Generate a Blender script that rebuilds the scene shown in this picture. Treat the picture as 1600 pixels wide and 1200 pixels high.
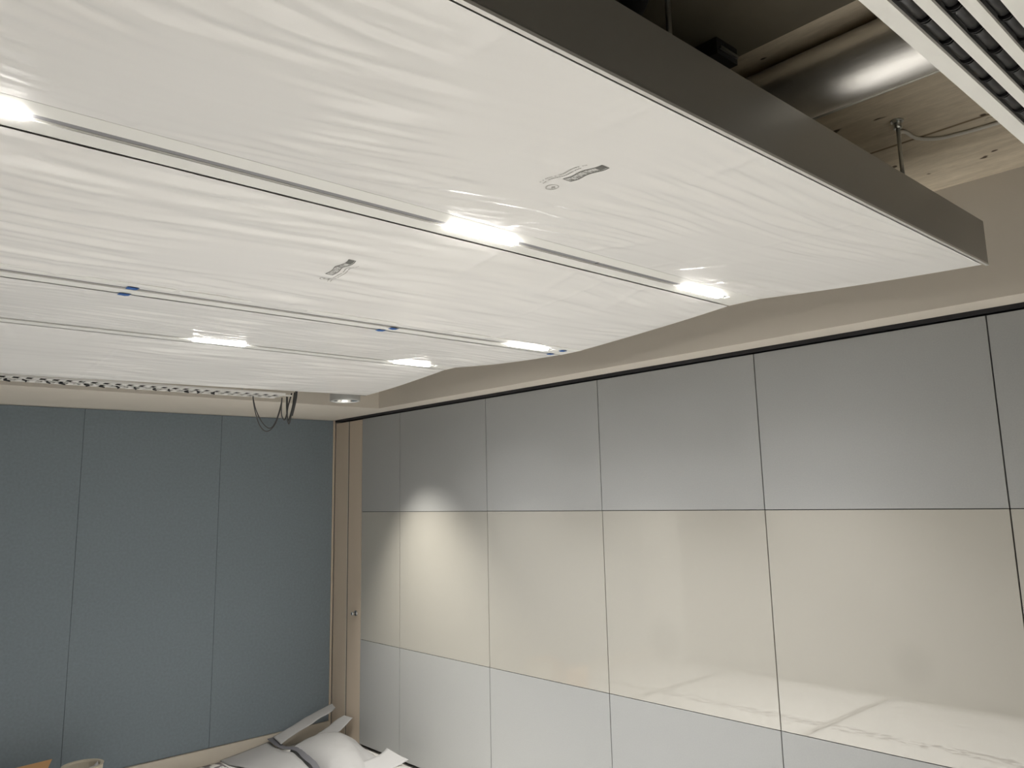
import bpy, bmesh, math, random
from mathutils import Vector, Matrix, noise

for o in list(bpy.data.objects): bpy.data.objects.remove(o)
random.seed(7)
C = bpy.context.scene.collection
S = bpy.context.scene

# ------------------------------------------------------------------ camera
cam_d = bpy.data.cameras.new('camera'); cam = bpy.data.objects.new('camera', cam_d); C.objects.link(cam)
RT = Vector((0.73588497, -0.67663517, -0.02526193)); UP = Vector((-0.09499234, -0.14010625, 0.98556922)); FW = Vector((0.67041015, 0.72286588, 0.16737724))
cam.matrix_world = Matrix(((RT.x, UP.x, -FW.x, -3.29632), (RT.y, UP.y, -FW.y, -5.97371), (RT.z, UP.z, -FW.z, 1.80703), (0, 0, 0, 1)))
cam_d.sensor_width = 36; cam_d.lens = 1240.86 * 36 / 1600
cam_d.shift_x = -28.83 / 1600; cam_d.shift_y = -36.49 / 1600
cam_d.clip_start = 0.02; cam_d.clip_end = 60
S.camera = cam

# ------------------------------------------------------------------ world, exposure, lamps
w = bpy.data.worlds.new('world'); S.world = w; w.use_nodes = True
w.node_tree.nodes['Background'].inputs[0].default_value = (0.6, 0.62, 0.65, 1)
w.node_tree.nodes['Background'].inputs[1].default_value = 0.02
S.view_settings.view_transform = 'Standard'; S.view_settings.look = 'None'
S.view_settings.exposure = 0.10; S.view_settings.gamma = 1; S.view_settings.use_curve_mapping = False
LED_GLOW = 48.0          # brightness of the diffusers in the rails
LED_POWER = 11.5        # light thrown down by each rail module
SPOT_POWER = 205.0       # downlight beside the raft
ROOM_FILL = 95.0        # added fill lamps in the plaster ceiling behind the camera

# ------------------------------------------------------------------ materials
def srgb(r, g, b):
    f = lambda c: (c / 255 / 12.92) if c / 255 <= 0.04045 else ((c / 255 + 0.055) / 1.055) ** 2.4
    return (f(r), f(g), f(b), 1)
def mat(name, col, rough=0.6, metal=0.0, spec=0.5, coat=0.0, coat_rough=0.1, bump=None, emit=None, mott=None):
    m = bpy.data.materials.new(name); m.use_nodes = True; n = m.node_tree; b = n.nodes['Principled BSDF']
    b.inputs['Base Color'].default_value = col; b.inputs['Roughness'].default_value = rough
    b.inputs['Metallic'].default_value = metal; b.inputs['Specular IOR Level'].default_value = spec
    b.inputs['Coat Weight'].default_value = coat; b.inputs['Coat Roughness'].default_value = coat_rough
    if emit:
        b.inputs['Emission Color'].default_value = emit[0]; b.inputs['Emission Strength'].default_value = emit[1]
    tc = n.nodes.new('ShaderNodeTexCoord')
    if bump:
        scale, strength, stretch = bump
        mp = n.nodes.new('ShaderNodeMapping'); mp.inputs['Scale'].default_value = stretch
        t = n.nodes.new('ShaderNodeTexNoise'); t.inputs['Scale'].default_value = scale; t.inputs['Detail'].default_value = 4
        bp = n.nodes.new('ShaderNodeBump'); bp.inputs['Strength'].default_value = strength; bp.inputs['Distance'].default_value = 0.002
        n.links.new(tc.outputs['Object'], mp.inputs[0]); n.links.new(mp.outputs[0], t.inputs['Vector'])
        n.links.new(t.outputs['Fac'], bp.inputs['Height']); n.links.new(bp.outputs[0], b.inputs['Normal'])
    if mott:
        scale, amt, stretch = mott
        mp = n.nodes.new('ShaderNodeMapping'); mp.inputs['Scale'].default_value = stretch
        t = n.nodes.new('ShaderNodeTexNoise'); t.inputs['Scale'].default_value = scale; t.inputs['Detail'].default_value = 6
        r = n.nodes.new('ShaderNodeMapRange'); r.inputs[1].default_value = 0.3; r.inputs[2].default_value = 0.7
        r.inputs[3].default_value = 1 - amt; r.inputs[4].default_value = 1 + amt
        v = n.nodes.new('ShaderNodeVectorMath'); v.operation = 'SCALE'; v.inputs[0].default_value = col[:3]
        n.links.new(tc.outputs['Object'], mp.inputs[0]); n.links.new(mp.outputs[0], t.inputs['Vector'])
        n.links.new(t.outputs['Fac'], r.inputs[0]); n.links.new(r.outputs[0], v.inputs['Scale'])
        n.links.new(v.outputs[0], b.inputs['Base Color'])
    return m

M = {}
M['film'] = mat('plastic_film', (0.80, 0.795, 0.78, 1), 0.5, spec=0.35, coat=0.45, coat_rough=0.10)
M['raftboard'] = mat('raft_board', (0.75, 0.74, 0.71, 1), 0.6)
M['rail'] = mat('rail_white', (0.80, 0.80, 0.77, 1), 0.4)
M['groove'] = mat('rail_groove', (0.24, 0.24, 0.255, 1), 0.5)
M['fascia'] = mat('fascia_metal', (0.36, 0.352, 0.33, 1), 0.36, metal=0.6, bump=(60, 0.08, (0.2, 1, 1)))
M['lip'] = mat('fascia_lip', (0.62, 0.61, 0.58, 1), 0.35, metal=0.3)
M['led'] = mat('led_diffuser', (0.9, 0.9, 0.9, 1), 0.4, emit=((1.0, 0.965, 0.90, 1), LED_GLOW))
M['bulkhead'] = mat('bulkhead_paint', (0.62, 0.575, 0.505, 1), 0.8, mott=(1.5, 0.02, (1, 1, 1)))
M['plaster'] = mat('plaster_paint', (0.70, 0.67, 0.62, 1), 0.8)
M['track'] = mat('track_black', (0.008, 0.008, 0.011, 1), 0.5)
M['grey_panel'] = mat('grey_vinyl', (0.325, 0.332, 0.328, 1), 0.55, spec=0.35, bump=(420, 0.12, (1, 1, 1)), mott=(160, 0.025, (1, 1, 1)))
M['cream_glass'] = mat('cream_glass', (0.395, 0.382, 0.342, 1), 0.5, spec=0.2, coat=1.0, coat_rough=0.0)
M['cream_glass'].node_tree.nodes['Principled BSDF'].inputs['Coat IOR'].default_value = 2.1
M['seam'] = mat('seam_dark', (0.02, 0.02, 0.022, 1), 0.5)
def round_patches(m):
    # two soft round darker patches on the glass, seen on the fourth and fifth leaf
    n = m.node_tree; L = n.links; b = n.nodes['Principled BSDF']; tc = n.nodes.new('ShaderNodeTexCoord'); last = None
    for cy, cz, r in ((-3.36, 1.07, .125), (-4.575, 1.115, .095)):
        d = n.nodes.new('ShaderNodeVectorMath'); d.operation = 'DISTANCE'; d.inputs[1].default_value = (0.001, cy, cz); L.new(tc.outputs['Object'], d.inputs[0])
        mr = n.nodes.new('ShaderNodeMapRange'); mr.interpolation_type = 'SMOOTHSTEP'; mr.inputs[1].default_value = r * .25; mr.inputs[2].default_value = r * 1.2; mr.inputs[3].default_value = .935; mr.inputs[4].default_value = 1
        L.new(d.outputs['Value'], mr.inputs[0])
        if last:
            q = n.nodes.new('ShaderNodeMath'); q.operation = 'MULTIPLY'; L.new(last, q.inputs[0]); L.new(mr.outputs[0], q.inputs[1]); last = q.outputs[0]
        else: last = mr.outputs[0]
    v = n.nodes.new('ShaderNodeVectorMath'); v.operation = 'SCALE'; v.inputs[0].default_value = b.inputs['Base Color'].default_value[:3]
    L.new(last, v.inputs['Scale']); L.new(v.outputs[0], b.inputs['Base Color'])
round_patches(M['cream_glass'])
M['edge_alu'] = mat('edge_aluminium', (0.35, 0.33, 0.30, 1), 0.4, metal=0.5)
M['jamb'] = mat('jamb_beige', (0.52, 0.44, 0.35, 1), 0.6, mott=(3, 0.03, (1, 1, 0.1)))
M['steel'] = mat('steel', (0.5, 0.5, 0.5, 1), 0.25, metal=1)
M['blue_panel'] = mat('blue_grey_fabric', (0.180, 0.215, 0.243, 1), 0.9, spec=0.2, bump=(500, 0.3, (1, 1, 1)), mott=(60, 0.06, (1, 1, 1)))
M['skirting'] = mat('skirting_beige', (0.52, 0.475, 0.40, 1), 0.5)
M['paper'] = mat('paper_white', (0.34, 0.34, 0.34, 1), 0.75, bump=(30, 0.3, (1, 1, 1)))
M['grey_tape'] = mat('grey_tape', (0.13, 0.13, 0.145, 1), 0.5)
M['galv'] = mat('galvanised_duct', (0.80, 0.79, 0.77, 1), 0.38, metal=1, bump=(40, 0.12, (8, 0.4, 8)))
M['duct_seam'] = mat('duct_flange', (0.40, 0.39, 0.35, 1), 0.5, metal=0.4)
M['darkslab'] = mat('dark_slab_brown', (0.115, 0.10, 0.072, 1), 0.8, mott=(5, 0.15, (1, 1, 1)))
M['floortape'] = mat('floor_tape', (0.40, 0.38, 0.36, 1), 0.7)
M['zinc'] = mat('zinc_rod', (0.55, 0.57, 0.56, 1), 0.3, metal=1)
M['black'] = mat('black_plastic', (0.012, 0.012, 0.013, 1), 0.28, spec=0.6)
M['blackrough'] = mat('black_rubber', (0.02, 0.02, 0.022, 1), 0.5)
M['whitecable'] = mat('white_cable', (0.62, 0.60, 0.55, 1), 0.5)
M['tray'] = mat('tray_white', (0.80, 0.79, 0.76, 1), 0.5)
M['cable'] = mat('grey_cable', (0.05, 0.05, 0.05, 1), 0.5)
M['lampbody'] = mat('lamp_body', (0.55, 0.56, 0.55, 1), 0.4, metal=0.2)
M['reflector'] = mat('reflector', (0.85, 0.85, 0.85, 1), 0.12, metal=1)
M['lens'] = mat('lamp_lens', (0.9, 0.9, 0.9, 1), 0.3, emit=((1, 0.96, 0.9, 1), 6))
M['bluetape'] = mat('blue_tape', (0.02, 0.10, 0.33, 1), 0.6)
M['ink'] = mat('ink', (0.13, 0.13, 0.12, 1), 0.6)
M['inkpale'] = mat('ink_pale', (0.40, 0.39, 0.37, 1), 0.6)
M['card'] = mat('cardboard', (0.52, 0.30, 0.14, 1), 0.85, bump=(50, 0.3, (1, 8, 1)))
M['binbeige'] = mat('bin_beige', (0.42, 0.38, 0.30, 1), 0.7)
M['pale_wall'] = mat('pale_wall', (0.66, 0.64, 0.60, 1), 0.8)
M['white_wall'] = mat('white_wall', (0.80, 0.80, 0.77, 1), 0.7)
M['switch'] = mat('switch_grey', (0.35, 0.34, 0.33, 1), 0.5)

def deck_material():
    m = bpy.data.materials.new('board_marked_deck'); m.use_nodes = True; n = m.node_tree; L = n.links
    b = n.nodes['Principled BSDF']; b.inputs['Roughness'].default_value = 0.85
    tc = n.nodes.new('ShaderNodeTexCoord')
    def nz(scale, stretch, detail=5):
        mp = n.nodes.new('ShaderNodeMapping'); mp.inputs['Scale'].default_value = stretch
        t = n.nodes.new('ShaderNodeTexNoise'); t.inputs['Scale'].default_value = scale; t.inputs['Detail'].default_value = detail
        L.new(tc.outputs['Object'], mp.inputs[0]); L.new(mp.outputs[0], t.inputs['Vector']); return t.outputs['Fac']
    def ramp(src, a, ca, z, cz):
        r = n.nodes.new('ShaderNodeValToRGB'); L.new(src, r.inputs[0])
        r.color_ramp.elements[0].position = a; r.color_ramp.elements[0].color = ca
        r.color_ramp.elements[1].position = z; r.color_ramp.elements[1].color = cz; return r.outputs[0]
    def mul(a, bb, f=1.0):
        x = n.nodes.new('ShaderNodeMix'); x.data_type = 'RGBA'; x.blend_type = 'MULTIPLY'; x.inputs[0].default_value = f
        L.new(a, x.inputs[6]); L.new(bb, x.inputs[7]); return x.outputs[2]
    grain = ramp(nz(7, (4, 0.9, 1)), 0.30, (0.52, 0.45, 0.345, 1), 0.72, (0.68, 0.60, 0.47, 1))
    fine = ramp(nz(40, (3, 0.8, 1)), 0.3, (0.90, 0.90, 0.90, 1), 0.65, (1, 1, 1, 1))
    knots = ramp(nz(16, (1.0, 0.55, 1), 2), 0.285, (0.15, 0.12, 0.1, 1), 0.31, (1, 1, 1, 1))
    c = mul(mul(grain, fine), knots)
    # joints between the boards, running along y every 0.25 m
    sp = n.nodes.new('ShaderNodeSeparateXYZ'); L.new(tc.outputs['Object'], sp.inputs[0])
    a = n.nodes.new('ShaderNodeMath'); a.operation = 'ADD'; a.inputs[1].default_value = 50.71; L.new(sp.outputs[0], a.inputs[0])
    q = n.nodes.new('ShaderNodeMath'); q.operation = 'PINGPONG'; q.inputs[1].default_value = 0.5; L.new(a.outputs[0], q.inputs[0])
    j = ramp(q.outputs[0], 0.003, (0.30, 0.24, 0.17, 1), 0.009, (1, 1, 1, 1))
    L.new(mul(c, j), b.inputs['Base Color'])
    bp = n.nodes.new('ShaderNodeBump'); bp.inputs['Strength'].default_value = 0.3; bp.inputs['Distance'].default_value = 0.003
    L.new(nz(30, (5, 0.6, 1)), bp.inputs['Height']); L.new(bp.outputs[0], b.inputs['Normal'])
    return m
M['deck'] = deck_material()

# ------------------------------------------------------------------ helpers
def link(name, me, m, parent=None):
    o = bpy.data.objects.new(name, me); C.objects.link(o)
    for x in (m if isinstance(m, (list, tuple)) else [m]): me.materials.append(x)
    if parent: o.parent = parent; o.matrix_parent_inverse = Matrix.Translation(-Vector(parent.location))
    return o
def done(name, bm, m, parent=None, smooth=False, bevel=0):
    if bevel:
        bmesh.ops.bevel(bm, geom=[e for e in bm.edges if e.is_manifold and e.calc_face_angle(0) > 0.6], offset=bevel, segments=2, profile=0.7, affect='EDGES')
    bmesh.ops.recalc_face_normals(bm, faces=bm.faces)
    me = bpy.data.meshes.new(name); bm.to_mesh(me); bm.free()
    if smooth:
        for p in me.polygons: p.use_smooth = True
    return link(name, me, m, parent)
def box(bm, a, b, mi=0):
    xs = sorted((a[0], b[0])); ys = sorted((a[1], b[1])); zs = sorted((a[2], b[2]))
    v = [bm.verts.new((x, y, z)) for x in xs for y in ys for z in zs]
    for f in ((0, 1, 3, 2), (4, 6, 7, 5), (0, 4, 5, 1), (2, 3, 7, 6), (0, 2, 6, 4), (1, 5, 7, 3)):
        q = bm.faces.new([v[i] for i in f]); q.material_index = mi
def boxobj(name, a, b, m, parent=None, bevel=0):
    bm = bmesh.new(); box(bm, a, b); return done(name, bm, m, parent, bevel=bevel)
def tube(bm, pts, r, seg=10, cap=True, mi=0):
    pts = [Vector(p) for p in pts]; rings = []; nrm = None
    for i, p in enumerate(pts):
        t = (pts[min(i + 1, len(pts) - 1)] - pts[max(i - 1, 0)]).normalized()
        if nrm is None:
            nrm = t.orthogonal().normalized()
        nrm = (nrm - t * nrm.dot(t)).normalized(); bn = t.cross(nrm)
        rr = r[i] if isinstance(r, (list, tuple)) else r
        rings.append([bm.verts.new(p + (nrm * math.cos(2 * math.pi * k / seg) + bn * math.sin(2 * math.pi * k / seg)) * rr) for k in range(seg)])
    for A, B in zip(rings, rings[1:]):
        for k in range(seg):
            f = bm.faces.new((A[k], A[(k + 1) % seg], B[(k + 1) % seg], B[k])); f.material_index = mi; f.smooth = True
    if cap:
        for R_ in (rings[0], rings[-1]):
            f = bm.faces.new(R_); f.material_index = mi
def spline(pts, n=8):
    P = [Vector(p) for p in pts]; out = []
    for i in range(len(P) - 1):
        a = P[max(i - 1, 0)]; b = P[i]; c = P[i + 1]; d = P[min(i + 2, len(P) - 1)]
        for k in range(n):
            t = k / n
            out.append(0.5 * ((2 * b) + (c - a) * t + (2 * a - 5 * b + 4 * c - d) * t * t + (-a + 3 * b - 3 * c + d) * t ** 3))
    out.append(P[-1]); return out
def tubeobj(name, pts, r, m, parent=None, seg=10):
    bm = bmesh.new(); tube(bm, pts, r, seg)
    me = bpy.data.meshes.new(name); bmesh.ops.recalc_face_normals(bm, faces=bm.faces); bm.to_mesh(me); bm.free()
    return link(name, me, m, parent)
def thing(name, label, cat, loc=(0, 0, 0), group=None):
    o = bpy.data.objects.new(name, None); C.objects.link(o); o.location = loc; o.empty_display_size = 0.1
    return tag(o, label, cat, group)
def tag(o, label, cat, group=None):
    o['label'] = label; o['category'] = cat
    if group: o['group'] = group
    return o
def struct(o, label=None):
    o['kind'] = 'structure'
    if label: o['label'] = label
    return o

# ------------------------------------------------------------------ room shell
XW, YB = -3.95, -8.60            # opposite wall and back wall
ZD, ZS = 2.92, 2.465             # deck and soffit heights
struct(boxobj('floor', (XW - .2, YB - .2, -0.12), (0.45, 0.2, -0.004), mat('floor_screed', (0.45, 0.43, 0.40, 1), 0.8)))
struct(boxobj('ceiling', (XW - .2, YB - .2, ZD), (0.45, 0.2, ZD + .15), M['deck']), 'brown board-marked deck high above the raft')
struct(boxobj('wall_left', (XW, 0.03, 0), (0.3, 0.2, ZD), M['pale_wall']))
struct(boxobj('wall_right', (0.09, YB, 0), (0.25, 0.03, ZD), M['pale_wall']))
struct(boxobj('wall_opposite', (XW - .15, YB, 0), (XW, 0.2, ZD), mat('opposite_wall_paint', (0.22, 0.21, 0.195, 1), 0.8)))
struct(boxobj('wall_back', (XW, YB - .15, 0), (0.25, YB, ZD), M['pale_wall']))
# bulkheads dropping from the deck
struct(boxobj('trim_1', (-0.171, YB, ZS), (0.09, -0.951, ZD), M['bulkhead'], bevel=0.002), 'beige bulkhead above the sliding partition')
struct(boxobj('trim_2', (XW, -0.951, ZS), (0.09, 0.03, ZD), M['bulkhead'], bevel=0.002), 'beige bulkhead above the blue wall panels')
struct(boxobj('trim_3', (XW, YB, 2.505), (-0.171, -5.690, 2.56), M['plaster']), 'white plaster ceiling edge beside the slot diffuser')
struct(boxobj('trim_4', (XW, -0.49, 0), (XW + .05, 0.03, ZS), M['white_wall']), 'white pilaster on the opposite wall')
# skirting
struct(boxobj('baseboard_left', (XW + .05, -0.018, 0), (-0.016, 0.03, 0.104), M['skirting'], bevel=0.002), 'beige skirting below the blue wall panels')

# switches on the pilaster (seen mirrored in the glass)
t = tag(boxobj('thermostat', (XW + .05, -0.17, 1.43 - .05), (XW + .07, -0.08, 1.43 + .05), M['white_wall'], bevel=0.004), 'small white thermostat on the pilaster above the grey switch', 'thermostat')
t = tag(boxobj('light_switch', (XW + .05, -0.165, 1.16 - .035), (XW + .06, -0.095, 1.16 + .035), M['switch'], bevel=0.003), 'small grey light switch on the pilaster below the thermostat', 'switch')

# ------------------------------------------------------------------ blue acoustic wall panels (left wall)
LX = [-0.016, -0.947, -1.878, -2.809, XW + .06]
LL = ['blue-grey fabric wall panel beside the beige jamb, below the hanging cables',
      'blue-grey fabric wall panel between the corner panel and the leftmost panel',
      'blue-grey fabric wall panel at the left edge above the cardboard box',
      'blue-grey fabric wall panel at the far left beyond the picture edge']
for i in range(4):
    o = boxobj('wall_panel', (LX[i + 1] + .0012, 0.0, 0.108), (LX[i] - .0012, 0.028, ZS - .003), M['blue_panel'], bevel=0.0015)
    tag(o, LL[i], 'wall panel', 'blue fabric wall panels')
struct(boxobj('trim_5', (-0.016, -0.004, 0.0), (0.0, 0.03, ZS), M['jamb']), 'thin beige corner strip')

# ------------------------------------------------------------------ sliding partition (right wall)
ZR = [0.02, 0.762, 1.715, 2.440]
tag(boxobj('partition_track', (-0.012, YB + .02, 2.447), (0.06, -0.026, ZS), M['track']), 'black ceiling track running above the grey sliding partition', 'track')
def post(y0, y1, label, knob):
    t = thing('jamb_post', label, 'post', (0, y1, 0), 'beige posts in the corner')
    boxobj('post_face', (0.0, y0 + .0025, 0.0), (0.07, y1 - .0025, 2.437), M['jamb'], t, bevel=0.003)
    if not knob:
        boxobj('edge_strip', (-0.004, y0 + .004, 0.0), (0.004, y0 + .013, 2.437), M['skirting'], t, bevel=0.001)
        boxobj('gap_seal', (-0.001, y0 - .0035, 0.0), (0.004, y0 + .004, 2.437), M['seam'], t)
    if knob:
        bm = bmesh.new()
        tube(bm, [(0.002, -0.378, .949), (-.010, -0.378, .949)],   .020, 24)
        tube(bm, [(-.008, -0.378, .949), (-.020, -0.378, .949), (-.032, -.378, .949), (-.042, -0.378, .949)], [.009, .009, .015, .013], 24)
        done('lock_knob', bm, M['steel'], t, bevel=0)
post(-0.236, -0.018, 'beige corner post next to the blue wall panel', False)
post(-0.437, -0.238, 'beige post with a small steel lock knob beside the grey partition', True)
PY = [-0.437, -0.973, -1.976, -2.968, -3.973, -4.982, -5.99, -7.0, -8.0]
PN = ['narrow partition leaf beside the beige post with a lock knob',
      'second partition leaf from the corner, lit by the downlight glow',
      'partition leaf in the middle, third from the corner',
      'partition leaf with the pale column reflection, fourth from the corner',
      'wide near partition leaf with the floor reflection, fifth from the corner',
      'partition leaf cut by the right picture edge',
      'partition leaf next to the camera outside the right edge', 'last partition leaf behind the camera']
for i in range(8):
    y1, y0 = PY[i] , PY[i + 1]
    t = thing('partition_leaf', PN[i], 'partition', (0.03, (y0 + y1) / 2, 0), 'grey and cream sliding partition leaves')
    g = 0.0028
    boxobj('leaf_core', (0.012, y0 + .0012, 0.012), (0.07, y1 - .0012, 2.443), M['seam'], t)
    boxobj('lower_panel', (0.0, y0 + g, ZR[0]), (0.02, y1 - g, ZR[1] - .0018), M['grey_panel'], t, bevel=0.0022)
    boxobj('upper_panel', (0.0, y0 + g, ZR[2] + .0018), (0.02, y1 - g, ZR[3]), M['grey_panel'], t, bevel=0.0022)
    q = boxobj('whiteboard_panel', (0.001, y0 + g, ZR[1] + .0018), (0.02, y1 - g, ZR[2] - .0018), M['cream_glass'], t, bevel=0.0012)
    q['label'] = 'glossy cream glass panel'

# ------------------------------------------------------------------ ceiling raft
XE, X0 = -0.521, -3.62           # raft ends
R1, R2, R3 = (-4.338, -4.195, 2.557), (-3.352, -3.207, 2.497), (-2.396, -2.247, 2.550)
def film_height(y, prof):        # straight facet between its two edges
    (ya, za), (yb, zb) = prof; return za + (zb - za) * (y - ya) / (yb - ya)
def smooth01(x): x = max(0, min(1, x)); return x * x * (3 - 2 * x)
def film_z(x, y, prof, seed, tilt):
    (ya, za), (yb, zb) = prof; u = (y - ya) / (yb - ya); v = (XE - x) / (XE - X0)
    edge = smooth01(min(u, 1 - u) / 0.045) * smooth01((XE - x) / 0.06)
    z = film_height(y, prof) - 0.010 * math.sin(math.pi * u) * (0.6 + 0.4 * noise.noise(Vector((x * 1.1, y * 1.3, seed))))
    # long ripples, mostly along x, direction and strength wandering over the sheet
    n1 = noise.noise(Vector((x * 0.9, y * 1.2, seed + 3)))
    n2 = noise.noise(Vector((x * 0.7 + 9, y * 0.8, seed + 5)))
    yy = y + 0.16 * n1 + tilt * (x + 1.9) * (0.5 + n2)
    patch = smooth01(0.42 + 1.7 * noise.noise(Vector((x * 2.1, y * 2.3, seed + 11))) + 0.25 * noise.noise(Vector((x * 6, y * 5, seed + 12))))
    rip = noise.noise(Vector((x * 2.6, yy * 19, seed + 1))) + 0.55 * noise.noise(Vector((x * 4.5, yy * 36, seed + 2)))
    z -= (0.0008 + 0.0055 * patch) * rip * edge
    # broad soft pulls
    z -= 0.0030 * noise.noise(Vector((x * 3.0, y * 3.4, seed + 21))) * edge
    # creases pressed across the sheet where it was folded
    for xc in (-1.235, -2.245, -3.25):
        d = (x - xc - 0.02 * noise.noise(Vector((y * 3, seed, 0)))) / 0.007
        z -= 0.0016 * math.exp(-d * d) * edge * (0.4 + 0.9 * smooth01(noise.noise(Vector((y * 3, xc * 3, seed))) + 0.5))
    # tent folds radiating from the taped edges
    for k in range(9):
        h = noise.random_vector
        fx = -0.7 - 2.7 * ((k * 0.377 + seed * 0.213) % 1.0); fr = (k * 0.61 + seed * 0.37) % 1.0; side = k % 3 == 0
        uu = u if side else 1 - u
        L_ = 0.25 + 0.3 * fr
        if uu < L_:
            sl = (fr - 0.5) * 0.5
            d = (x - fx - sl * uu) / (0.012 + 0.05 * uu)
            z -= 0.0035 * math.exp(-d * d) * smooth01(uu / 0.05) * smooth01((L_ - uu) / L_)
    if seed > 11: z -= 0.026 * smooth01((u - 0.5) / 0.5) * max(0, min(1, (XE - x) / 1.9))
    return z
FILM = [(((-5.146, 2.508), (-4.3405, 2.5565)), 2.0, 0.10), (((-4.186, 2.5565), (-3.302, 2.4965)), 5.3, 0.03),
        (((-3.197, 2.497), (-2.343, 2.5495)), 8.1, 0.06), (((-2.236, 2.550), (-1.363, 2.494)), 11.7, -0.07)]
raft = thing('ceiling_raft', 'large folded white ceiling raft wrapped in clear film with grey metal edge', 'ceiling raft', (-2.0, -3.25, 2.60))
bm = bmesh.new()
FB = 2.502
box(bm, (X0, -5.165, FB + .006), (XE, -5.159, 2.650))                       # near side plate
box(bm, (X0, -5.159, 2.644), (XE, -5.120, 2.650))
done('fascia', bm, M['fascia'], raft)
bm = bmesh.new(); box(bm, (X0, -1.352, 2.492), (XE, -1.346, 2.640)); box(bm, (X0, -1.39, 2.634), (XE, -1.352, 2.640))
done('fascia', bm, M['fascia'], raft)
bm = bmesh.new(); box(bm, (X0, -5.1665, FB - .0005), (XE + .001, -5.1575, FB + .0055)); done('edge_lip', bm, M['lip'], raft)
# end plates follow the folded profile
prof = [(-5.160, 2.515), (-4.345, 2.575), (-4.19, 2.575), (-3.35, 2.512), (-3.20, 2.512), (-2.40, 2.565), (-2.24, 2.565), (-1.35, 2.503)]
for xa, xb in ((XE - .004, XE), (X0, X0 + .004)):
    bm = bmesh.new()
    lo0 = [bm.verts.new((xa, y, z)) for y, z in prof]; hi0 = [bm.verts.new((xa, y, 2.645)) for y, z in prof]
    lo1 = [bm.verts.new((xb, y, z)) for y, z in prof]; hi1 = [bm.verts.new((xb, y, 2.645)) for y, z in prof]
    for i in range(len(prof) - 1):
        bm.faces.new((lo0[i], lo0[i + 1], hi0[i + 1], hi0[i])); bm.faces.new((lo1[i], hi1[i], hi1[i + 1], lo1[i + 1]))
        bm.faces.new((lo0[i], lo1[i], lo1[i + 1], lo0[i + 1])); bm.faces.new((hi0[i], hi0[i + 1], hi1[i + 1], hi1[i]))
    bm.faces.new((lo0[0], hi0[0], hi1[0], lo1[0])); bm.faces.new((lo0[-1], lo1[-1], hi1[-1], hi0[-1]))
    done('end_plate', bm, M['fascia'], raft)
FILMOBJ = []
for k, (pf, seed, tilt) in enumerate(FILM):
    (ya, za), (yb, zb) = pf
    bm = bmesh.new()
    dz = 0.016
    v = [bm.verts.new(c) for c in ((X0, ya, za + dz), (XE - .004, ya, za + dz), (XE - .004, yb, zb + dz), (X0, yb, zb + dz),
                                   (X0, ya, za + .05), (XE - .004, ya, za + .05), (XE - .004, yb, zb + .05), (X0, yb, zb + .05))]
    for f in ((0, 1, 2, 3), (4, 7, 6, 5), (0, 4, 5, 1), (1, 5, 6, 2), (2, 6, 7, 3), (3, 7, 4, 0)): bm.faces.new([v[i] for i in f])
    wing = done('raft_panel', bm, M['raftboard'], raft)
    NX, NY = 330, 190
    vs = []
    for j in range(NY + 1):
        y = ya + (yb - ya) * j / NY
        for i in range(NX + 1):
            x = X0 + (XE - X0) * i / NX
            ex = 0.003 * noise.noise(Vector((x * 6, k, 0))) if j in (0, NY) and k else 0
            vs.append((x, y + ex, film_z(x, y, pf, seed, tilt)))
    fs = [(j * (NX + 1) + i, (j + 1) * (NX + 1) + i, (j + 1) * (NX + 1) + i + 1, j * (NX + 1) + i + 1) for j in range(NY) for i in range(NX)]
    me = bpy.data.meshes.new('plastic_film'); me.from_pydata(vs, [], fs); me.update()
    for p in me.polygons: p.use_smooth = True
    f = link('plastic_film', me, M['film'], raft); f['label'] = 'clear wrinkled protective film over the white panel'
    FILMOBJ.append(f)

# light rails
LEDX = [(-0.925, -0.695), (-2.005, -1.765), (-3.30, -3.035)]
def rail(y0, y1, z, leds):
    yc = y0 + (y1 - y0) * 0.50
    gw = 0.0155
    bm = bmesh.new()
    box(bm, (X0, y0, z), (XE, yc - gw, z + .03)); box(bm, (X0, yc + gw, z), (XE, y1, z + .03))
    box(bm, (XE - .125, yc - gw, z), (XE, yc + gw, z + .03))
    r = done('light_rail', bm, M['rail'], raft)
    bm = bmesh.new(); box(bm, (X0, yc - gw, z + .004), (XE - .125, yc + gw, z + .028))
    done('rail_groove', bm, M['groove'], r)
    bm = bmesh.new(); box(bm, (X0, yc + gw - .006, z + .002), (XE - .125, yc + gw - .003, z + .012)); done('rail_lip', bm, M['lip'], r)
    for xa, xb in leds:
        bm = bmesh.new(); box(bm, (xa, yc - gw + .001, z - .007), (xb, yc + gw - .001, z + .009)); 
        q = done('led_module', bm, M['led'], r, bevel=0.003); q['label'] = 'lit white light module'
        for share, spread in ((0.62, 96), (0.36, 126), (0.09, 165)):     # lens throws most light straight down
            d = bpy.data.lights.new('module_light', 'AREA'); d.shape = 'RECTANGLE'; d.size = xb - xa - .01; d.size_y = .024; d.energy = LED_POWER * share
            d.color = (1.0, 0.98, 0.965); d.spread = math.radians(spread)
            lo = bpy.data.objects.new('module_light', d); C.objects.link(lo); lo.location = ((xa + xb) / 2, yc, z - .0085)
    return r
for o in ():
    pass
r1 = rail(*R1, LEDX); r2 = rail(*R2, [LEDX[0]]); r3 = rail(*R3, LEDX)
bm = bmesh.new(); box(bm, (-1.402, -4.2825, 2.560), (-1.398, -4.2505, 2.568)); done('rail_joint', bm, M['seam'], r1)

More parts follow.
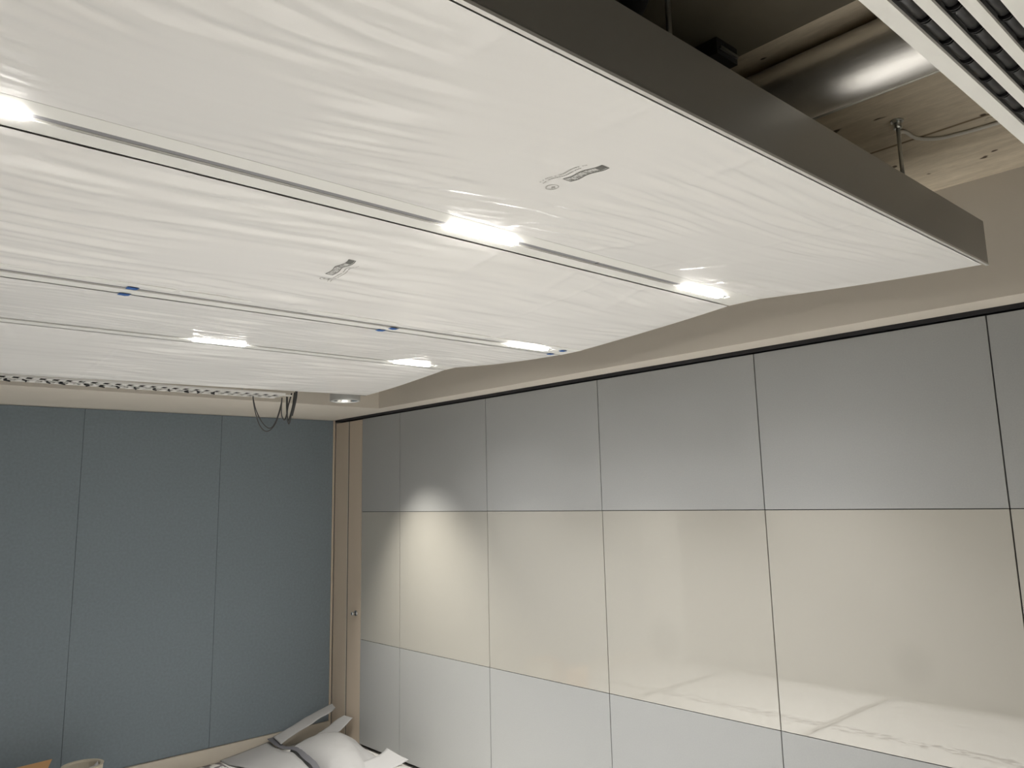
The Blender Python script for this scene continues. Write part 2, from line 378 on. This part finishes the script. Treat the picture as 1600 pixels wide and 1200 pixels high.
# blue tape dabs on the second rail
for i, (x, y, lab) in enumerate([(-2.55, -3.300, 'blue tape dab on the film edge, far left of the second light rail'), (-2.548, -3.206, 'blue tape dab under the rail edge, far left of the second light rail'),
                    (-1.541, -3.262, 'blue tape dab on the rail groove, middle of the second light rail'), (-1.566, -3.204, 'blue tape dab on the rail edge, middle of the second light rail'),
                    (-0.600, -3.300, 'blue tape dab at the far end of the second rail, upper one'), (-0.592, -3.205, 'blue tape dab at the far end of the second rail, lower one')]):
    bm = bmesh.new()
    n = 6; a = 0.12 * (-1) ** i
    for s in (0, 1):
        pass
    g = [[bm.verts.new((x + (u / n - .5) * .034, y + (v_ - .5) * .028 + .002 * math.sin(u * 1.7 + i), 2.4945 - .0012 * math.sin(math.pi * u / n))) for v_ in (0, 1)] for u in range(n + 1)]
    for u in range(n): bm.faces.new((g[u][0], g[u + 1][0], g[u + 1][1], g[u][1]))
    r = bmesh.ops.extrude_face_region(bm, geom=bm.faces[:]); bmesh.ops.translate(bm, vec=(0, 0, -.0008), verts=[e for e in r['geom'] if isinstance(e, bmesh.types.BMVert)])
    tag(done('masking_tape', bm, M['bluetape']), lab, 'tape', 'blue tape dabs on the second light rail')

# printed marks on the film
def mark(x0, x1, y0, y1, m, k, parent, name='printed_mark', wob=0.0):
    pass
def label_print(k, xa, xb, ys, ye, textside, ringy, name):
    """outlined box with lettering and a solid block, two text lines and a round mark, printed on film sheet k"""
    pf, seed, tilt = FILM[k]
    bm = bmesh.new()
    def quad(x0, x1, y0, y1, mi=0):
        def P(x, y):
            yy = y
            xx = x + 0.004 * math.sin((y - ys) / (ye - ys) * 9.0)
            return bm.verts.new((xx, yy, film_z(xx, yy, pf, seed, tilt) - 0.0008))
        n = max(1, int(abs(y1 - y0) / 0.012))
        for i in range(n):
            a = y0 + (y1 - y0) * i / n; b = y0 + (y1 - y0) * (i + 1) / n
            f = bm.faces.new((P(x0, a), P(x1, a), P(x1, b), P(x0, b))); f.material_index = mi
    L_ = ye - ys; t = 0.0030
    rnd = random.Random(k + 3)
    quad(xa, xa + t, ys, ye); quad(xb - t, xb, ys, ye)
    for u in (0, 0.52, 0.985): quad(xa, xb, ys + L_ * u, ys + L_ * (u + .018))
    quad(xa + .001, xb - .005, ys + L_ * .80, ye - L_ * .01)
    for seg0, seg1, mi in ((0.05, 0.50, 0), (0.56, 0.79, 0)):
        u = seg0
        while u < seg1:
            wdt = rnd.uniform(.010, .022)
            c = rnd.random(); lo = xa + .005; hi = xb - .005; mid = (lo + hi) / 2
            quad(lo, hi, ys + L_ * u, ys + L_ * (u + wdt * .45), mi)
            if c < .7: quad(lo if c < .35 else mid, (lo if c < .35 else mid) + .003, ys + L_ * u, ys + L_ * (u + wdt * 1.7), mi)
            if c > .4: quad(hi - .003, hi, ys + L_ * u, ys + L_ * (u + wdt * 1.7), mi)
            u += wdt * 2.6
    # pale text lines
    tx = (xa - .016, xa - .026) if textside < 0 else (xb + .012, xb + .022)
    for li, xx in enumerate(tx):
        y = ys - L_ * .45; end = ys + L_ * (.62 if li == 0 else .80)
        while (y - end) * (1 if L_ > 0 else -1) < 0:
            st = math.copysign(rnd.uniform(.002, .005), L_)
            quad(xx, xx + .0035, y, y + st, 1); y += st * 1.5
            if rnd.random() < .12: y += st * 1.5
    # round mark
    cx, cy = (xb - .004, ringy)
    for rr0, rr1 in ((.0125, .015),):
        for a in range(20):
            a0 = 2 * math.pi * a / 20; a1 = 2 * math.pi * (a + 1) / 20
            q = [bm.verts.new((cx + r * math.cos(b), cy + 1.2 * r * math.sin(b), film_z(cx, cy, pf, seed, tilt) - .0010)) for r, b in ((rr0, a0), (rr1, a0), (rr1, a1), (rr0, a1))]
            f = bm.faces.new(q); f.material_index = 1
    quad(cx - .006, cx + .006, cy - .002, cy + .002, 1); quad(cx - .002, cx + .002, cy - .007, cy + .007, 1)
    o = done('printed_label', bm, [M['ink'], M['inkpale']], FILMOBJ[k]); o['label'] = name
label_print(0, -2.052, -2.026, -4.757, -4.877, -1, -4.700, 'dark stamped print on the film')
label_print(1, -2.110, -2.084, -3.745, -3.888, 1, -3.700, 'dark stamped print on the film')

# hanger rods
def rod(x, y, label):
    t = thing('hanger_rod', label, 'rod', (x, y, 2.645), 'steel hanger rods above the raft')
    bm = bmesh.new()
    tube(bm, [(x, y, 2.640), (x, y, 2.905 if x > -1.6 else 2.868)], .0060, 12); done('threaded_rod', bm, M['zinc'], t)
    bm = bmesh.new()
    h = 0 if x > -1.6 else -.052
    tube(bm, [(x, y, 2.893 + h), (x, y, 2.9205 + h)], .0125, 6); tube(bm, [(x, y, 2.915 + h), (x, y, 2.9205 + h)], .019, 16); box(bm, (x - .022, y - .006, 2.907 + h), (x - .008, y + .006, 2.9205 + h))
    done('anchor', bm, M['zinc'], t)
    return t
rod(-0.888, -5.07, 'steel hanger rod beside the white conduit at the right end of the raft')
rod(-2.040, -5.07, 'steel hanger rod at the top edge by the dark hose')
rod(-3.19, -5.07, 'steel hanger rod above the raft outside the picture')
tag(tubeobj('conduit', [(-0.872, -5.062, 2.66), (-0.868, -5.062, 2.86)] + spline([(-0.858, -5.062, 2.895), (-0.80, -5.06, 2.913), (-0.729, -5.064, 2.913), (-0.672, -5.105, 2.913), (-0.652, -5.165, 2.913), (-0.641, -5.251, 2.913), (-0.630, -5.45, 2.913), (-0.62, -5.75, 2.913)], 8), .0058, M['whitecable']),
    'thin white cable curling from the hanger rod across the brown deck', 'cable')

# duct, dark slab and dark services under the deck
t = thing('ventilation_duct', 'shiny galvanised round ventilation duct under the deck', 'duct', (-1.30, -5, 2.76))
DR = 0.0825; dcx, dcz = -1.456, 2.92 - DR - .002
bm = bmesh.new(); seg = 40
A = []
for yy in (-8.3, -1.36):
    A.append([bm.verts.new((dcx + DR * math.cos(2 * math.pi * k / seg), yy, dcz + DR * math.sin(2 * math.pi * k / seg))) for k in range(seg)])
for k in range(seg): bm.faces.new((A[0][k], A[0][(k + 1) % seg], A[1][(k + 1) % seg], A[1][k]))
bm.faces.new(A[0]); bm.faces.new(A[1])
done('duct_or_slab_body', bm, M['galv'], t, smooth=True)
bm = bmesh.new(); tube(bm, [(dcx + DR * .56, -8.3, dcz - DR * .86), (dcx + DR * .56, -1.36, dcz - DR * .86)], .0042, 8)
done('duct_edge_seal', bm, M['duct_seam'], t)
t = thing('dark_slab', 'wide flat dark brown slab added under the deck left of the shiny duct', 'duct', (-2.5, -4.5, 2.86))
boxobj('duct_or_slab_body', (-3.5, -8.3, 2.868), (-1.665, -1.36, 2.918), M['darkslab'], t, bevel=.006)  # slab added to keep the deck left of the round duct dark
t = thing('pipe_bracket', 'black bracket under the dark flat slab', 'bracket', (-1.73, -5.0, 2.90))
bm = bmesh.new(); box(bm, (-1.785, -5.02, 2.825), (-1.700, -4.95, 2.867)); done('bracket_body', bm, M['blackrough'], t, bevel=.004)
bm = bmesh.new(); box(bm, (-1.777, -5.027, 2.838), (-1.705, -5.021, 2.845)); done('bracket_arm', bm, M['zinc'], t)
tag(tubeobj('flexible_hose', spline([(-2.16, -4.2, 2.80), (-2.10, -4.7, 2.80), (-2.07, -4.94, 2.81), (-2.13, -5.06, 2.83), (-2.30, -5.10, 2.835)], 8), .03, M['blackrough'], seg=16), 'dark flexible hose by the rod at the top edge', 'hose')

# ------------------------------------------------------------------ linear slot diffuser
t = thing('slot_diffuser', 'white linear slot diffuser with black air deflectors, upper right', 'air diffuser', (-2.2, -5.61, 2.5))
DX0, DX1 = -3.7, -0.30
Z = 2.5
yb = [(-5.538, -5.5655), (-5.590, -5.6075), (-5.6335, -5.6515), (-5.6745, -5.700)]
for a, b in yb:
    bm = bmesh.new(); box(bm, (DX0, b, Z), (DX1, a, Z + .007)); done('frame_bar', bm, M['rail'], t, bevel=.0012)
bm = bmesh.new(); box(bm, (DX0, -5.70, Z + .032), (DX1, -5.538, Z + .12)); done('plenum', bm, M['black'], t)
for (a, b), (c, d) in zip(yb, yb[1:]):
    ym = (b + c) / 2; r = abs(c - b) / 2 - .0004
    bm = bmesh.new()
    x = DX0 + .01; pts = []; rad = []
    while x < DX1 - .10:
        zc = Z + .0150
        tube(bm, [(x, ym, zc + .004), (x + .004, ym, zc + .001), (x + .070, ym, zc + .001), (x + .076, ym, zc + .004)], [r * .72, r * .86, r * .86, r * .70], 14)
        for dx in (.0775, .0835):
            tube(bm, [(x + dx, ym, zc), (x + dx + .0022, ym, zc)], r * 1.0, 14)
        tube(bm, [(x + .0755, ym, zc + .003), (x + .0905, ym, zc + .003)], r * .55, 10)
        x += .0895
    done('air_deflector', bm, M['black'], t)

# ------------------------------------------------------------------ cable tray with cables
t = thing('cable_tray', 'long white perforated cable tray hung between raft and blue wall', 'cable tray', (-2.3, -1.2, 2.46))
TZ = 2.462; ty0, ty1 = -1.325, -1.157; tx0, tx1 = -3.6, -1.075
bm = bmesh.new()
box(bm, (tx0, ty0, TZ), (tx1, ty0 + .004, TZ + .014)); box(bm, (tx0, ty1 - .012, TZ - .002), (tx1, ty1, TZ + .016)); done('side_rail', bm, M['tray'], t)
bm = bmesh.new(); x = tx1 - .01; i = 0
while x > tx0:
    box(bm, (x - .030, ty0 + .003, TZ), (x, ty1 - .003, TZ + .003)); x -= .060
box(bm, (tx0, (ty0 + ty1) / 2 - .012, TZ), (tx1, (ty0 + ty1) / 2 + .010, TZ + .0025)); box(bm, (tx1 - .004, ty0, TZ), (tx1, ty1, TZ + .010))
done('tray_base', bm, M['tray'], t)
for x in (-1.35, -2.2, -3.05):
    bm = bmesh.new(); tube(bm, [(x, ty0 + .01, TZ + .003), (x, ty0 + .01, 2.921)], .004, 8); tube(bm, [(x, ty0 + .006, TZ + .006), (x, ty1, TZ + .006)], .004, 8)
    done('tray_hanger', bm, M['zinc'], t)
rnd = random.Random(4)
for k, y in enumerate((-1.235, -1.222, -1.196, -1.180)):
    pts = [(tx0, y, TZ + .009)]
    x = tx0 + .15
    while x < tx1 - .03: pts.append((x, y + rnd.uniform(-.011, .011), TZ + .010)); x += .16
    pts.append((tx1 - .012, y, TZ + .009))
    tag(tubeobj('data_cable', spline(pts, 3), .0042, M['cable']), ['dark cable lying in the tray along its near rail', 'dark cable in the tray, second from its near rail', 'dark cable in the tray, second from its wall-side rail', 'dark cable lying in the tray along its wall-side rail'][k], 'cable', 'cables lying in the tray')
for k in range(14):
    x = -2.62 + k * .088 + rnd.uniform(-.02, .02)
    bm = bmesh.new(); y = -1.215 + rnd.uniform(-.015, .015); a = rnd.uniform(-.02, .02)
    tube(bm, [(x - .012, y - .034, TZ - .0035), (x + a, y, TZ - .004), (x + .014, y + .034, TZ - .0035)], .0042, 8)
    done('cable_tie', bm, M['blackrough'], t)
def hang(name, pts, r, label, cat='cable', m='cable'):
    return tag(tubeobj(name, spline(pts, 8), r, M[m], seg=8), label, cat, 'cables drooping from the tray end')
hang('hanging_cable', [(-1.231, -1.20, 2.472), (-1.226, -1.19, 2.44), (-1.205, -1.18, 2.365), (-1.170, -1.17, 2.285), (-1.120, -1.16, 2.248), (-1.070, -1.16, 2.285), (-1.040, -1.17, 2.375), (-1.032, -1.18, 2.455)], .0032, 'outer long cable loop drooping below the tray end')
hang('hanging_cable', [(-1.222, -1.18, 2.472), (-1.214, -1.17, 2.44), (-1.190, -1.16, 2.375), (-1.145, -1.15, 2.305), (-1.095, -1.145, 2.270), (-1.062, -1.15, 2.300), (-1.037, -1.16, 2.385), (-1.027, -1.17, 2.455)], .0030, 'inner long cable loop drooping below the tray end')
hang('hanging_cable', [(-1.036, -1.19, 2.465), (-1.034, -1.18, 2.41), (-1.026, -1.17, 2.355), (-1.004, -1.165, 2.325), (-0.990, -1.165, 2.36), (-0.982, -1.17, 2.42), (-0.965, -1.18, 2.500)], .0042, 'short thick cable loop at the end of the tray')
hang('hanging_cable', [(-1.010, -1.20, 2.472), (-1.004, -1.19, 2.40), (-0.992, -1.18, 2.335), (-0.978, -1.175, 2.30), (-0.968, -1.175, 2.33), (-0.958, -1.18, 2.41), (-0.952, -1.19, 2.505)], .0036, 'lowest short cable loop at the tray end')
hang('hanging_cable', [(-0.990, -1.17, 2.475), (-0.985, -1.165, 2.41), (-0.982, -1.16, 2.352), (-0.976, -1.16, 2.322), (-0.966, -1.16, 2.345), (-0.950, -1.165, 2.42), (-0.942, -1.17, 2.505)], .0036, 'short cable loop nearest the downlight')
# wide dark ribbon joining the bundle
bm = bmesh.new(); P = spline([(-0.972, -1.20, 2.350), (-0.960, -1.20, 2.40), (-0.948, -1.20, 2.46), (-0.943, -1.20, 2.515), (-0.943, -1.20, 2.60)], 5)
g = [[bm.verts.new((p.x - w_, p.y + s, p.z)) for w_, s in ((.008, -.001), (-.008, -.001), (-.008, .002), (.008, .002))] for p in P]
for A_, B_ in zip(g, g[1:]):
    for q in range(4): bm.faces.new((A_[q], A_[(q + 1) % 4], B_[(q + 1) % 4], B_[q]))
bm.faces.new(g[0]); bm.faces.new(g[-1])
tag(done('cable_ribbon', bm, M['cable']), 'flat dark ribbon cable rising past the tray end', 'cable')
boxobj('tray_splice', (tx1 - .002, ty0 + .03, TZ + .0), (-1.02, ty0 + .036, TZ + .008), M['tray'], t)

# ------------------------------------------------------------------ surface downlight
LX_, LY_, LZ_ = -0.590, -1.200, 2.466
t = thing('downlight', 'round grey surface downlight hanging beside the raft corner', 'downlight', (LX_, LY_, LZ_))
bm = bmesh.new(); seg = 48; ring = []
for r, z in ((.088, .30), (.1, .30), (.1, .006), (.098, .0), (.090, .0), (.086, .004), (.078, .035)):
    ring.append([bm.verts.new((LX_ + r * math.cos(2 * math.pi * k / seg), LY_ + r * math.sin(2 * math.pi * k / seg), LZ_ + z)) for k in range(seg)])
for A_, B_ in zip(ring, ring[1:]):
    for k in range(seg): bm.faces.new((A_[k], A_[(k + 1) % seg], B_[(k + 1) % seg], B_[k]))
bm.faces.new(ring[0])
done('lamp_housing', bm, M['lampbody'], t, smooth=False)
bm = bmesh.new(); ring = []
for r, z in ((.0895, .001), (.080, .012), (.064, .030), (.050, .040), (.048, .045)):
    ring.append([bm.verts.new((LX_ + r * math.cos(2 * math.pi * k / seg), LY_ + r * math.sin(2 * math.pi * k / seg), LZ_ + z)) for k in range(seg)])
for A_, B_ in zip(ring, ring[1:]):
    for k in range(seg): bm.faces.new((A_[k], A_[(k + 1) % seg], B_[(k + 1) % seg], B_[k]))
done('reflector', bm, M['reflector'], t, smooth=True)
bm = bmesh.new(); tube(bm, [(LX_, LY_, LZ_ + .044), (LX_, LY_, LZ_ + .05)], .05, 32); done('lamp_lens', bm, M['lens'], t)
bm = bmesh.new(); tube(bm, [(LX_, LY_, LZ_ + .30), (LX_, LY_, 2.921)], .012, 12); done('stem', bm, M['zinc'], t)
def spot(name, loc, power, angle, blend, rot=(0, 0, 0), size=.03):
    d = bpy.data.lights.new(name, 'SPOT'); d.energy = power; d.spot_size = math.radians(angle); d.spot_blend = blend; d.shadow_soft_size = size
    d.color = (1.0, 0.95, 0.86); o = bpy.data.objects.new(name, d); C.objects.link(o); o.location = loc; o.rotation_euler = rot; return o
beam = spot('lamp_beam', (LX_, LY_, LZ_ + .030), SPOT_POWER, 76, 1.0, size=.03)
beam.rotation_euler = Vector((0.20, -0.17, -1.45)).to_track_quat('-Z', 'Y').to_euler()

# unseen fill lamps added to the plaster ceiling behind the camera
for i, (x, y) in enumerate(((-1.3, -6.7), (-2.8, -6.9), (-1.3, -7.9), (-2.8, -7.9))):
    t = thing('fill_downlight', ['added round fill lamp behind the camera nearest the partition', 'added round fill lamp above the camera', 'added round fill lamp at the back by the partition', 'added round fill lamp at the back by the opposite wall'][i], 'downlight', (x, y, 2.505))
    bm = bmesh.new(); tube(bm, [(x, y, 2.500), (x, y, 2.5055)], .07, 32); done('fill_ring', bm, M['rail'], t)
    bm = bmesh.new(); tube(bm, [(x, y, 2.4985), (x, y, 2.503)], .055, 32); done('lamp_lens', bm, M['lens'], t)
    spot('room_fill', (x, y, 2.49), ROOM_FILL, 110, 0.8, size=.05)

# ------------------------------------------------------------------ paper covering the floor
def floor_sheet_material():
    m = mat('floor_paper', (0.84, 0.83, 0.80, 1), 0.8, bump=(6, 0.5, (1, 1, 1)))
    n = m.node_tree; L = n.links; b = n.nodes['Principled BSDF']
    tc = n.nodes.new('ShaderNodeTexCoord'); sp = n.nodes.new('ShaderNodeSeparateXYZ'); L.new(tc.outputs['Object'], sp.inputs[0])
    # faint rows of printing along y, repeated every 0.8 m across x
    a = n.nodes.new('ShaderNodeMath'); a.operation = 'ADD'; a.inputs[1].default_value = 20.75; L.new(sp.outputs[0], a.inputs[0])
    q = n.nodes.new('ShaderNodeMath'); q.operation = 'PINGPONG'; q.inputs[1].default_value = 0.9; L.new(a.outputs[0], q.inputs[0])
    row = n.nodes.new('ShaderNodeMath'); row.operation = 'LESS_THAN'; row.inputs[1].default_value = 0.07; L.new(q.outputs[0], row.inputs[0])
    mp = n.nodes.new('ShaderNodeMapping'); mp.inputs['Scale'].default_value = (22, 15, 1); L.new(tc.outputs['Object'], mp.inputs[0])
    vo = n.nodes.new('ShaderNodeTexNoise'); vo.inputs['Scale'].default_value = 1.0; vo.inputs['Detail'].default_value = 1; L.new(mp.outputs[0], vo.inputs['Vector'])
    ln = n.nodes.new('ShaderNodeMath'); ln.operation = 'LESS_THAN'; ln.inputs[1].default_value = 0.49; L.new(vo.outputs['Fac'], ln.inputs[0])
    an = n.nodes.new('ShaderNodeMath'); an.operation = 'MULTIPLY'; L.new(row.outputs[0], an.inputs[0]); L.new(ln.outputs[0], an.inputs[1])
    mx = n.nodes.new('ShaderNodeMix'); mx.data_type = 'RGBA'; L.new(an.outputs[0], mx.inputs[0])
    mx.inputs[6].default_value = (0.84, 0.83, 0.80, 1); mx.inputs[7].default_value = (0.26, 0.24, 0.25, 1)
    L.new(mx.outputs[2], b.inputs['Base Color']); return m
fm = floor_sheet_material()
SY = [-0.02, -1.04, -2.70, -4.30, -5.9, -7.4, -8.58]
SL = ['floor paper sheet along the blue wall, under the crumpled heap', 'floor paper sheet second from the blue wall, mirrored in the glass', 'floor paper sheet mirrored at the right of the glass panels',
      'floor paper sheet right in front of the camera', 'floor paper sheet under the camera', 'floor paper sheet along the back wall']
for i in range(6):
    bm = bmesh.new(); nx, ny = 30, 14
    a, b_ = SY[i], SY[i + 1]
    g = [[bm.verts.new((-0.012 + (XW + .06) * u / nx * .994, a - .012 + (b_ - a + .024) * v_ / ny + .006 * noise.noise(Vector((u * .5, i, 0))), 0.0015 + .004 * abs(noise.noise(Vector((u * .6, v_ * .7 + i * 9, 0)))))) for v_ in range(ny + 1)] for u in range(nx + 1)]
    for u in range(nx):
        for v_ in range(ny): f = bm.faces.new((g[u][v_], g[u + 1][v_], g[u + 1][v_ + 1], g[u][v_ + 1])); f.smooth = True
    o = done('floor_paper', bm, fm); s = o.modifiers.new('thickness', 'SOLIDIFY'); s.thickness = .0012; s.offset = 0
    tag(o, SL[i], 'floor paper', 'sheets of paper covering the floor')

for y, lab in ((-1.04, 'grey paper tape on the floor seam nearest the blue wall'), (-2.70, 'grey paper tape on the second floor seam from the blue wall'), (-4.30, 'grey paper tape on the third floor seam from the blue wall')):
    bm = bmesh.new(); n = 40
    g = [[bm.verts.new((-0.66 + (XW + .74) * u / n, y + w_ + .010 * noise.noise(Vector((u * .35, y, 1))), .0115)) for w_ in (-.022, .022)] for u in range(n + 1)]
    for u in range(n): bm.faces.new((g[u][0], g[u + 1][0], g[u + 1][1], g[u][1]))
    o = done('floor_tape', bm, M['floortape']); o.modifiers.new('thickness', 'SOLIDIFY').thickness = .0006
    tag(o, lab, 'tape', 'tape strips on the floor paper seams')
SH = {
'strip1': [[(-0.057, -0.127, 0.262), (-0.084, -0.227, 0.250)], [(-0.112, -0.093, 0.235), (-0.107, -0.207, 0.225)], [(-0.207, -0.081, 0.205), (-0.202, -0.196, 0.190)], [(-0.311, -0.077, 0.170), (-0.273, -0.188, 0.155)], [(-0.414, -0.078, 0.135), (-0.379, -0.171, 0.115)], [(-0.501, -0.063, 0.100), (-0.503, -0.198, 0.075)]],
'strip2': [[(-0.042, -0.284, 0.200), (-0.014, -0.364, 0.190)], [(-0.087, -0.240, 0.165), (-0.071, -0.373, 0.155)], [(-0.136, -0.220, 0.130), (-0.120, -0.365, 0.120)], [(-0.224, -0.209, 0.090), (-0.161, -0.332, 0.080)], [(-0.279, -0.203, 0.060), (-0.225, -0.365, 0.050)]],
'mound': [[(-0.444, -0.250, 0.050), (-0.459, -0.402, 0.050), (-0.485, -0.603, 0.050), (-0.534, -0.849, 0.050), (-0.612, -1.080, 0.050)], [(-0.351, -0.253, 0.085), (-0.399, -0.478, 0.100), (-0.455, -0.748, 0.110), (-0.518, -0.981, 0.110), (-0.607, -1.232, 0.100)], [(-0.253, -0.284, 0.110), (-0.290, -0.504, 0.130), (-0.360, -0.771, 0.140), (-0.434, -0.999, 0.130), (-0.562, -1.295, 0.120)], [(-0.154, -0.382, 0.120), (-0.204, -0.575, 0.135), (-0.263, -0.779, 0.130), (-0.342, -1.007, 0.120), (-0.452, -1.247, 0.100)], [(-0.102, -0.502, 0.095), (-0.144, -0.634, 0.095), (-0.194, -0.816, 0.085), (-0.272, -1.020, 0.080), (-0.369, -1.198, 0.070)], [(-0.086, -0.616, 0.050), (-0.107, -0.729, 0.050), (-0.121, -0.839, 0.050), (-0.138, -0.916, 0.050), (-0.260, -1.144, 0.050)]],
'tape': [[(-0.539, -0.048, 0.090), (-0.485, -0.030, 0.090)], [(-0.536, -0.176, 0.070), (-0.476, -0.141, 0.070)], [(-0.522, -0.239, 0.062), (-0.477, -0.214, 0.062)], [(-0.481, -0.380, 0.062), (-0.428, -0.318, 0.062)], [(-0.524, -0.574, 0.064), (-0.460, -0.553, 0.064)], [(-0.547, -0.723, 0.064), (-0.491, -0.697, 0.064)], [(-0.597, -0.917, 0.064), (-0.560, -0.917, 0.064)]],
'strip3': [[(-0.168, -1.077, 0.150), (-0.181, -1.355, 0.140)], [(-0.228, -1.092, 0.130), (-0.253, -1.329, 0.110)], [(-0.301, -1.068, 0.110), (-0.346, -1.315, 0.090)], [(-0.424, -1.056, 0.100), (-0.468, -1.292, 0.080)], [(-0.502, -1.028, 0.090), (-0.584, -1.316, 0.080)]],
'left': [[(-0.871, -0.022, 0.010), (-0.514, -0.022, 0.060)], [(-0.857, -0.190, 0.012), (-0.530, -0.255, 0.054)], [(-0.785, -0.469, 0.020), (-0.503, -0.403, 0.054)], [(-0.789, -0.610, 0.025), (-0.579, -0.785, 0.054)], [(-0.802, -0.788, 0.020), (-0.640, -1.018, 0.054)]],
}
def sheet(key, label, m, nu=6, nv=6, amp=.003, sd=0, drape=()):
    rows = [[Vector(p) for p in r] for r in SH[key]]
    # optional skirts: continue chosen edges down to the floor
    cols = [spline([r[j] for r in rows], nu) for j in range(len(rows[0]))]
    grid = [spline([c[i] for c in cols], nv) for i in range(len(cols[0]))]
    if 'end' in drape: grid.append([Vector((p.x - .05, p.y, .006)) for p in grid[-1]])
    if 'start' in drape: grid.insert(0, [Vector((p.x - .03, p.y, .006)) for p in grid[0]])
    bm = bmesh.new()
    g = [[bm.verts.new(p + Vector((0, 0, amp * noise.noise(Vector((p.x * 9 + sd, p.y * 9, sd))) + .5 * amp * noise.noise(Vector((p.x * 30, p.y * 30, sd)))))) for p in r] for r in grid]
    for a_, b_ in zip(g, g[1:]):
        for j in range(len(a_) - 1): f = bm.faces.new((a_[j], a_[j + 1], b_[j + 1], b_[j])); f.smooth = True
    o = done(('paper_strip' if 'strip' in key else 'duct_tape' if key == 'tape' else 'paper_sheet'), bm, m)
    s = o.modifiers.new('thickness', 'SOLIDIFY'); s.thickness = .0016; s.offset = -1
    return tag(o, label, 'tape' if key == 'tape' else 'paper', None if key == 'tape' else 'loose papers heaped in the corner')
sheet('left', 'flat loose paper sheet left of the grey tape line', M['paper'], amp=.006, sd=1, drape=('end',))
sheet('mound', 'large bulging paper sheet heaped in the room corner', M['paper'], amp=.009, sd=2, drape=('start',))
sheet('strip1', 'long curled paper strip leaning up into the corner', M['paper'], amp=.004, sd=3)
sheet('strip2', 'shorter paper strip standing against the beige posts', M['paper'], amp=.004, sd=4)
sheet('strip3', 'raised paper flap nearest the grey partition', M['paper'], amp=.004, sd=5)
sheet('tape', 'dark grey tape winding between the loose papers', M['grey_tape'], amp=.002, sd=6)

# ------------------------------------------------------------------ box and bin at the lower left
t = thing('cardboard_box', 'open brown cardboard box at the bottom left edge', 'box', (-2.10, -0.42, 0))
bm = bmesh.new(); x0, x1, y0, y1, h = -2.30, -2.0, -0.62, -0.20, 0.245
for a, b_ in (((x0, y0, 0), (x1, y0 + .005, h)), ((x0, y1 - .005, 0), (x1, y1, h)), ((x0, y0, 0), (x0 + .005, y1, h)), ((x1 - .005, y0, 0), (x1, y1, h)), ((x0, y0, 0), (x1, y1, .005))): box(bm, a, b_)
done('box_body', bm, M['card'], t)
bm = bmesh.new(); v = [bm.verts.new(c) for c in ((-2.30, -0.20, h), (-2.0, -0.20, h), (-1.955, -0.11, h + .035), (-2.30, -0.10, h + .02))]; bm.faces.new(v)
r = bmesh.ops.extrude_face_region(bm, geom=bm.faces[:]); bmesh.ops.translate(bm, vec=(0, -.002, .005), verts=[e for e in r['geom'] if isinstance(e, bmesh.types.BMVert)])
done('flap', bm, M['card'], t)
t = thing('waste_bin', 'round beige bin with a scrap of paper inside', 'bin', (-1.80, -0.40, 0))
bm = bmesh.new(); ring = []; bx, by, br, bh = -1.862, -0.42, .110, .292
for r, z in ((br * .8, .002), (br, bh), (br + .004, bh + .004), (br - .012, bh + .004), (br - .016, bh - .006), (br * .76, .02)):
    ring.append([bm.verts.new((bx + r * math.cos(2 * math.pi * k / 40), by + r * math.sin(2 * math.pi * k / 40), z)) for k in range(40)])
for A_, B_ in zip(ring, ring[1:]):
    for k in range(40): bm.faces.new((A_[k], A_[(k + 1) % 40], B_[(k + 1) % 40], B_[k]))
bm.faces.new(ring[0]); bm.faces.new(ring[-1]); done('bin_body', bm, M['binbeige'], t)
bm = bmesh.new()
g = [[bm.verts.new((bx + .0 + u * .022, by - .02 + v_ * .022, .236 + .02 * noise.noise(Vector((u * 1.3, v_ * 1.7, 2))) + .012 * u)) for v_ in range(-2, 3)] for u in range(-2, 5)]
for u in range(6):
    for v_ in range(4): bm.faces.new((g[u][v_], g[u + 1][v_], g[u + 1][v_ + 1], g[u][v_ + 1]))
o = done('paper_scrap', bm, M['paper']); o.modifiers.new('t', 'SOLIDIFY').thickness = .002
tag(o, 'crumpled white paper scrap poking out of the beige bin', 'paper')
